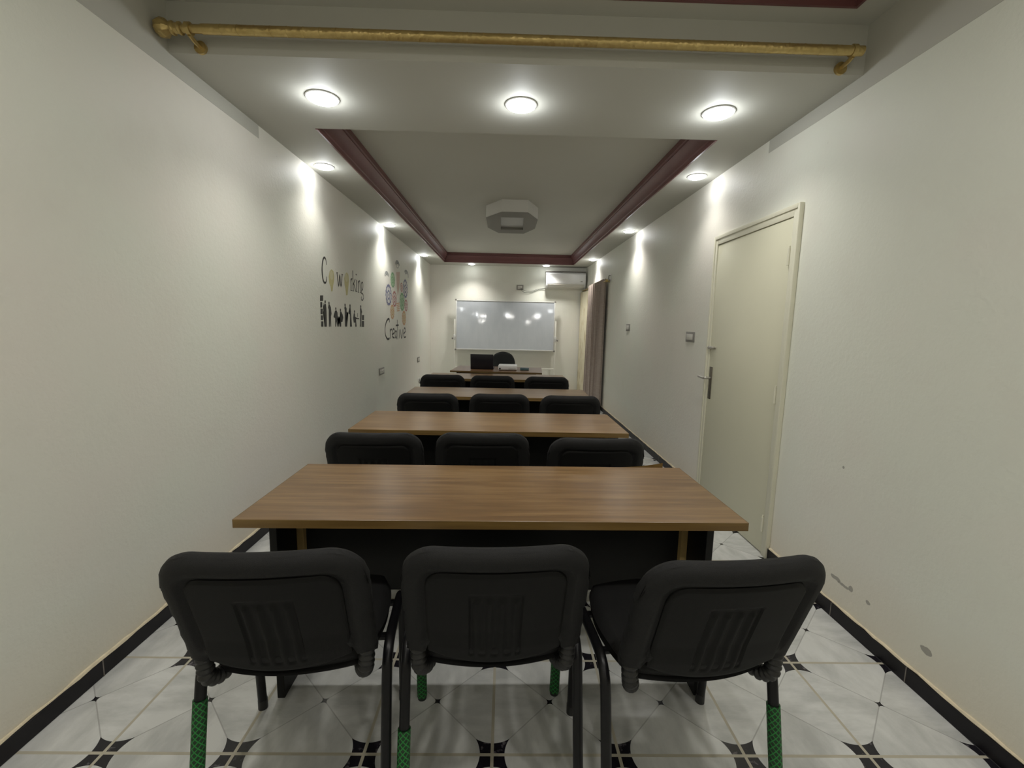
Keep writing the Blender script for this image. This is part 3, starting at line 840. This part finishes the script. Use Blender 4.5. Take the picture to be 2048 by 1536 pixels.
bm = new_bm(); tube(bm, smooth_path([(-.008, 0, .03), (-.03, 0, .03), (-.036, 0, .0), (-.03, 0, -.03), (-.008, 0, -.035)], 6), .006, 8); obj('hook_arm', bm, M['greyplastic'], t)
bm = new_bm()
tube(bm, smooth_path([(.298, 8.985, 2.05), (.315, 8.975, 2.01), (.36, 8.975, 1.975), (.45, 8.98, 1.965), (.55, 8.985, 1.985), (.65, 8.985, 2.03), (.80, 8.96, 2.062)], 8), .0035, 8)
tube(bm, smooth_path([(.310, 8.985, 2.05), (.335, 8.975, 2.02), (.42, 8.978, 1.995), (.52, 8.985, 2.0), (.62, 8.985, 2.035), (.70, 8.985, 2.05), (.80, 8.95, 2.066)], 8), .003, 8)
tag(obj('power_cable', bm, M['cable']), 'thin grey power cable sagging from the back wall socket to the air conditioner', 'cable')

# ------------------------------------------------------------------ curtain on the right wall
t = thing('curtain_pole', 'thin gold curtain pole on the right wall above the stained doorway', 'curtain rod', (XR-.062, 0, 2.02))
bm = new_bm(); tube(bm, [(0, 6.90, 0), (0, 8.95, 0)], .011, 12); obj('pole', bm, M['gold'], t)
bm = new_bm(); lathe(bm, [(0, 6.835), (.018, 6.845), (.024, 6.865), (.016, 6.885), (.012, 6.90)], 18, 'Y'); obj('finial', bm, M['gold'], t)
for y in (6.94, 8.9):
    bm = new_bm(); tube(bm, [(0, y, 0), (.061, y, 0)], .007, 8); lathe(bm, [(.02, .053), (.02, .062)], 14, 'X', c=(0, y, 0)); obj('bracket', bm, M['gold'], t)
bm = new_bm(); nY, nZ = 150, 22; G = []
for i in range(nY+1):
    col = []; y = 6.98+1.22*i/nY
    for j in range(nZ+1):
        z = .012+(2.05-.012)*j/nZ; s = 1-j/nZ
        ph = i/nY*2*PI*9
        amp = .031+.009*math.sin(i*.21+1)*s
        x = XR-.062+amp*math.sin(ph+.5*s*math.sin(i*.13))-.022*s*math.sin(i*.05)
        yy = y+.028*math.sin(2*ph)*.5+s*.06*(y-7.8)*.25+.10*s*.3
        col.append(bm.verts.new((min(x, XR-.020), yy, z+.014*(1-s)*math.sin(2*ph+1))))
    G.append(col)
for i in range(nY):
    for j in range(nZ): bm.faces.new((G[i][j], G[i+1][j], G[i+1][j+1], G[i][j+1]))
cu = thing('curtain', 'taupe pleated floor-length curtain hanging on the right wall at the back', 'curtain', (0, 0, 0))
obj('drape', bm, M['curtain'], cu, angle=180)
for k in range(22):
    y = 6.98+1.22*(k+.5)/22
    bm = new_bm(); bmesh.ops.create_cone(bm, cap_ends=False, segments=14, radius1=.024, radius2=.024, depth=.004, matrix=Matrix.Translation((XR-.062, y, 2.02)) @ Matrix.Rotation(PI/2, 4, 'X'))
    obj('grommet', bm, M['steel'], cu)

# ------------------------------------------------------------------ wall decals on the left wall (all at y, z on the plane x = XL)
DX = XL+.0012
def ribbon(bm, pts, w, d=0, closed=False, n=4, taper=False):
    P = smooth_path([(0, a, b) for a, b in pts], n) if len(pts) > 2 else [Vector((0, *p)) for p in pts]
    Lf, Rt = [], []
    m = len(P)
    for i, p in enumerate(P):
        t_ = (P[min(i+1, m-1)]-P[max(i-1, 0)]).normalized(); nn = Vector((0, -t_.z, t_.y))
        k = 1 if not taper else (.45+.55*math.sin(PI*i/(m-1)))
        Lf.append(bm.verts.new((d, p.y+nn.y*w*k/2, p.z+nn.z*w*k/2))); Rt.append(bm.verts.new((d, p.y-nn.y*w*k/2, p.z-nn.z*w*k/2)))
    for i in range(m-1): bm.faces.new((Lf[i], Lf[i+1], Rt[i+1], Rt[i]))
def poly(bm, pts, d=0):
    f = bm.faces.new([bm.verts.new((d, a, b)) for a, b in pts]); bmesh.ops.triangulate(bm, faces=[f])
def disc(bm, y, z, r, d=0, seg=20, rz=None):
    poly(bm, [(y+r*math.cos(2*PI*k/seg), z+(rz or r)*math.sin(2*PI*k/seg)) for k in range(seg)], d)
def annulus(bm, y, z, r0, r1, d=0, seg=48, teeth=0, dep=0, asp=1):
    o, i_ = [], []
    for k in range(seg):
        a = 2*PI*k/seg; ro = r1
        if teeth: ro = r1+dep*(1 if (k*teeth*2//seg) % 2 == 0 else 0)-dep
        o.append(bm.verts.new((d, y+ro*math.cos(a), z+asp*ro*math.sin(a)))); i_.append(bm.verts.new((d, y+r0*math.cos(a), z+asp*r0*math.sin(a))))
    for k in range(seg): bm.faces.new((o[k], o[(k+1) % seg], i_[(k+1) % seg], i_[k]))
def flat(name, bm, mat, parent): return obj(name, bm, mat, parent, smooth=False)

t = thing('coworking_decal', 'black wall sticker reading Coworking above silhouettes of office workers on the left wall', 'wall decal', (DX, 0, 0))
bm = new_bm()
CW={'C': [(3.813, 1.787), (3.808, 1.822), (3.791, 1.839), (3.766, 1.838), (3.742, 1.812), (3.725, 1.763), (3.722, 1.71), (3.733, 1.667), (3.753, 1.643), (3.784, 1.641), (3.804, 1.663), (3.814, 1.693)], 'w': [(4.043, 1.75), (4.078, 1.637), (4.108, 1.739), (4.132, 1.639), (4.171, 1.75)], 'r1': [(4.400, 1.735), (4.398, 1.626)], 'r2': [(4.400, 1.703), (4.418, 1.732), (4.440, 1.738)], 'k1': [(4.458, 1.818), (4.46, 1.625)], 'k2': [(4.464, 1.682), (4.525, 1.744)], 'k3': [(4.481, 1.7), (4.533, 1.623)], 'i1': [(4.558, 1.739), (4.561, 1.625)], 'n1': [(4.617, 1.736), (4.617, 1.624)], 'n2': [(4.616, 1.707), (4.644, 1.735), (4.668, 1.728), (4.678, 1.625)], 'g1': [(4.739, 1.734), (4.713, 1.715), (4.707, 1.681), (4.727, 1.655), (4.752, 1.663), (4.766, 1.697), (4.761, 1.728), (4.739, 1.734)], 'g2': [(4.725, 1.652), (4.699, 1.625), (4.76, 1.612), (4.776, 1.579), (4.741, 1.55), (4.705, 1.559), (4.707, 1.587)], 's1': [(4.381, 1.625), (4.431, 1.627)], 's2': [(4.437, 1.624), (4.482, 1.625)], 's3': [(4.541, 1.625), (4.581, 1.625)], 's4': [(4.598, 1.623), (4.636, 1.623)], 's5': [(4.664, 1.625), (4.696, 1.625)], 's6': [(4.03, 1.749), (4.065, 1.751)], 's7': [(4.154, 1.748), (4.185, 1.75)]}
DOT= (4.556, 1.79)
BULB= [[(3.847, 1.697), (3.876, 1.741), (3.924, 1.765), (3.979, 1.755), (4.001, 1.713), (3.989, 1.67), (3.961, 1.63), (3.941, 1.584), (3.904, 1.579), (3.889, 1.619), (3.855, 1.652)], [(4.218, 1.721), (4.25, 1.761), (4.302, 1.782), (4.352, 1.765), (4.366, 1.71), (4.34, 1.646), (4.311, 1.576), (4.264, 1.569), (4.247, 1.629), (4.221, 1.671)]]
FIG= [((3.763, 1.486, 0.012, 0.011), [(3.723, 1.477), (3.734, 1.451), (3.745, 1.47), (3.776, 1.471), (3.784, 1.435), (3.769, 1.39), (3.77, 1.326), (3.78, 1.283), (3.732, 1.283), (3.737, 1.326), (3.735, 1.389), (3.714, 1.405), (3.733, 1.413), (3.732, 1.447), (3.718, 1.47)]), ((3.843, 1.479, 0.011, 0.011), [(3.82, 1.441), (3.834, 1.467), (3.854, 1.468), (3.88, 1.448), (3.892, 1.393), (3.878, 1.369), (3.876, 1.283), (3.859, 1.283), (3.857, 1.359), (3.846, 1.283), (3.827, 1.283), (3.832, 1.368), (3.834, 1.423)]), ((3.992, 1.438, 0.011, 0.011), [(3.951, 1.394), (3.969, 1.416), (3.992, 1.426), (4.011, 1.422), (4.029, 1.406), (4.036, 1.372), (4.093, 1.367), (4.092, 1.359), (4.021, 1.358), (4.03, 1.328), (4.046, 1.282), (4.019, 1.282), (4.001, 1.328), (3.987, 1.282), (3.967, 1.282), (3.973, 1.357), (3.935, 1.362), (3.936, 1.368), (3.961, 1.371)]), ((4.103, 1.43, 0.012, 0.012), [(4.094, 1.416), (4.124, 1.417), (4.157, 1.389), (4.169, 1.364), (4.145, 1.324), (4.106, 1.324), (4.11, 1.282), (4.07, 1.282), (4.076, 1.329), (4.094, 1.344), (4.073, 1.37), (4.087, 1.378), (4.111, 1.371)]), ((4.225, 1.479, 0.013, 0.012), [(4.204, 1.451), (4.217, 1.467), (4.237, 1.468), (4.265, 1.448), (4.26, 1.421), (4.304, 1.412), (4.259, 1.404), (4.247, 1.35), (4.261, 1.281), (4.206, 1.282), (4.223, 1.35), (4.221, 1.426)]), ((4.358, 1.478, 0.013, 0.013), [(4.34, 1.45), (4.349, 1.466), (4.369, 1.467), (4.379, 1.431), (4.378, 1.378), (4.399, 1.281), (4.343, 1.281), (4.361, 1.352), (4.349, 1.398), (4.315, 1.399), (4.313, 1.412), (4.347, 1.417)]), ((4.481, 1.427, 0.013, 0.012), [(4.46, 1.407), (4.477, 1.416), (4.492, 1.405), (4.497, 1.378), (4.539, 1.369), (4.539, 1.359), (4.522, 1.354), (4.536, 1.28), (4.491, 1.28), (4.503, 1.32), (4.453, 1.32), (4.44, 1.358)]), ((4.679, 1.484, 0.014, 0.012), [(4.659, 1.459), (4.671, 1.472), (4.692, 1.471), (4.718, 1.43), (4.702, 1.412), (4.681, 1.28), (4.645, 1.28), (4.661, 1.384)])]
BOX= [[(3.664, 1.531), (3.724, 1.535), (3.721, 1.491), (3.66, 1.487)], [(3.665, 1.479), (3.703, 1.481), (3.699, 1.437), (3.661, 1.435)], [(3.666, 1.427), (3.71, 1.428), (3.706, 1.384), (3.662, 1.383)], [(3.667, 1.374), (3.711, 1.375), (3.708, 1.337), (3.664, 1.337)], [(3.668, 1.326), (3.713, 1.326), (3.709, 1.283), (3.665, 1.284)], [(4.522, 1.365), (4.616, 1.366), (4.615, 1.357), (4.522, 1.356)], [(4.566, 1.415), (4.58, 1.415), (4.577, 1.374), (4.563, 1.373)], [(4.716, 1.399), (4.78, 1.4), (4.777, 1.348), (4.712, 1.348)], [(4.703, 1.339), (4.776, 1.34), (4.772, 1.276), (4.698, 1.277)]]
CR= {'C': [(5.825, 1.329), (5.804, 1.373), (5.711, 1.358), (5.639, 1.307), (5.602, 1.242), (5.625, 1.17), (5.718, 1.12), (5.814, 1.128)], 'r1': [(5.85, 1.245), (5.858, 1.119)], 'r2': [(5.851, 1.209), (5.894, 1.241), (5.94, 1.232)], 'e1': [(5.964, 1.173), (6.066, 1.195), (6.068, 1.233), (6.012, 1.244), (5.959, 1.2), (5.975, 1.142), (6.075, 1.126)], 'a1': [(6.184, 1.204), (6.138, 1.217), (6.104, 1.178), (6.134, 1.126), (6.181, 1.137)], 'a2': [(6.195, 1.22), (6.196, 1.102)], 't1': [(6.236, 1.367), (6.26, 1.099)], 't2': [(6.155, 1.29), (6.317, 1.295)], 'i1': [(6.342, 1.233), (6.361, 1.11)], 'v': [(6.427, 1.234), (6.487, 1.104), (6.567, 1.234)], 'e2': [(6.624, 1.168), (6.743, 1.205), (6.721, 1.248), (6.666, 1.243), (6.617, 1.181), (6.661, 1.118), (6.767, 1.122)]}
GEAR= [('grey', 5.722, 1.891, 0.095, 0.057), ('green', 6.02, 1.881, 0.109, 0.095), ('blue', 5.8, 1.674, 0.139, 0.128), ('red', 6.102, 1.64, 0.106, 0.1), ('orange', 5.977, 1.467, 0.099, 0.091), ('red', 6.52, 1.827, 0.073, 0.061), ('blue', 6.765, 1.826, 0.142, 0.132), ('grey', 6.833, 2.028, 0.14, 0.066), ('green', 6.547, 1.624, 0.14, 0.124), ('red', 6.802, 1.585, 0.1, 0.084), ('orange', 6.657, 1.397, 0.119, 0.102), ('grey', 6.289, 2.098, 0.115, 0.059)]
STEM= [(6.211, 2.003), (6.429, 2.028), (6.384, 1.808), (6.285, 1.69), (6.24, 1.797)]
BARS= [[(6.203, 1.591), (6.388, 1.606), (6.388, 1.595), (6.203, 1.58)], [(6.209, 1.566), (6.387, 1.58), (6.386, 1.569), (6.208, 1.555)], [(6.214, 1.541), (6.386, 1.555), (6.385, 1.543), (6.214, 1.53)], [(6.22, 1.516), (6.384, 1.529), (6.384, 1.517), (6.219, 1.505)], [(6.225, 1.491), (6.383, 1.503), (6.383, 1.491), (6.225, 1.48)]]
for k, p in CW.items():
    w = .016 if k[0] != 's' else .006
    if k in ('n2', 'g1', 'g2', 'r2', 'k2'): w = .013
    ribbon(bm, p, w if k != 'C' else .020, taper=(k == 'C'))
disc(bm, DOT[0], DOT[1], .013, rz=.008)
flat('lettering', bm, V['black'], t)
for P in BULB:
    cy = sum(p[0] for p in P)/len(P); bm = new_bm(); poly(bm, [(cy+(p[0]-cy)*.82-.008, p[1]) for p in P]); zt2 = max(p[1] for p in P); lo = min(p[1] for p in P)
    ic = flat('bulb_icon', bm, V['yellow'], t)
    bm = new_bm(); disc(bm, cy-.008, zt2-.05, .040, .0004, rz=.038); flat('bulb_glow', bm, V['paleyel'], ic)
for (hy, hz, ry, rz_), body in FIG:
    bm = new_bm(); disc(bm, hy, hz, ry*1.15, seg=14, rz=rz_*1.15); poly(bm, body); flat('silhouette_figure', bm, V['black'], t)
for k, P in enumerate(BOX):
    bm = new_bm(); poly(bm, P); flat('silhouette_shelf' if k < 5 else ('silhouette_cabinet' if k > 6 else 'silhouette_desk'), bm, V['black'], t)

t = thing('creative_decal', 'coloured wall sticker of gears in a bulb shape above the word Creative', 'wall decal', (DX, 0, 0))
bm = new_bm()
for k, p in CR.items(): ribbon(bm, p, .026 if k == 'C' else .022)
flat('lettering', bm, V['black'], t)
bm = new_bm(); poly(bm, STEM); flat('bulb_stem', bm, V['tan'], t)
bm = new_bm()
for P in BARS: poly(bm, P)
flat('bulb_thread', bm, V['orange'], t)
for i, (c, y, z, ry, rz_) in enumerate(GEAR):
    r = ry*1.05; asp = rz_/ry
    bm = new_bm()
    if c == 'grey':
        ribbon(bm, [(y+r*math.cos(a)*.9, z+r*asp*math.sin(a)*.9) for a in [(.2+k*.42 if i != 7 else -.4+k*.42) for k in range(8)]], .030)
        ribbon(bm, [(y+r*math.cos(a)*.5, z+r*asp*math.sin(a)*.5) for a in [.6+k*.5 for k in range(6)]], .020)
        if i == 11: annulus(bm, y, z, r*.45, r*.62, seg=32, teeth=8, dep=r*.08, asp=asp)
        flat('gear_arc', bm, V['grey'], t); continue
    annulus(bm, y, z, r*.76, r*1.02, .0002, 96, 16, r*.08, asp); annulus(bm, y, z, r*.30, r*.46, .0002, 40, asp=asp); disc(bm, y, z, r*.12, .0002, rz=r*.12*asp)
    for k in range(5):
        a = 2*PI*k/5+.3; ribbon(bm, [(y+r*.46*math.cos(a), z+r*asp*.46*math.sin(a)), (y+r*.8*math.cos(a), z+r*asp*.8*math.sin(a))], r*.10, .0002)
    g = flat('gear', bm, V[c], t)
    bm = new_bm(); disc(bm, y, z, r*.86, -.0002, 32, rz=r*.86*asp)
    flat('gear_face', bm, V['pale'] if c in ('blue', 'red') else (V['paleyel'] if c == 'orange' else V['palegreen']), g)

# ------------------------------------------------------------------ world, camera
w = bpy.data.worlds.new('room_world'); SC.world = w; w.use_nodes = True
w.node_tree.nodes['Background'].inputs[0].default_value = (.8, .85, .9, 1); w.node_tree.nodes['Background'].inputs[1].default_value = .02
cam = bpy.data.cameras.new('camera'); co = bpy.data.objects.new('camera', cam); COL.objects.link(co)
cam.sensor_width = 36; cam.sensor_fit = 'HORIZONTAL'; cam.lens = 36*897.75/2048; cam.clip_start = .02; cam.clip_end = 50
Rr = Vector((.9996504527424427, -.015367278825813145, .021513230192585633)); Uu = Vector((-.01932341946313, .13067082813262185, .9912374791821518)); Ff = Vector((.018043774330261168, .9913067040107337, -.13032820412824728))
co.matrix_world = Matrix(((Rr.x, Uu.x, -Ff.x, 0), (Rr.y, Uu.y, -Ff.y, 0), (Rr.z, Uu.z, -Ff.z, 1.33), (0, 0, 0, 1)))
SC.camera = co
SC.view_settings.view_transform = 'Standard'; SC.view_settings.exposure = 0.27
SC.cycles.max_bounces = 10; SC.cycles.diffuse_bounces = 6; SC.cycles.use_denoising = True; SC.cycles.sample_clamp_indirect = 4
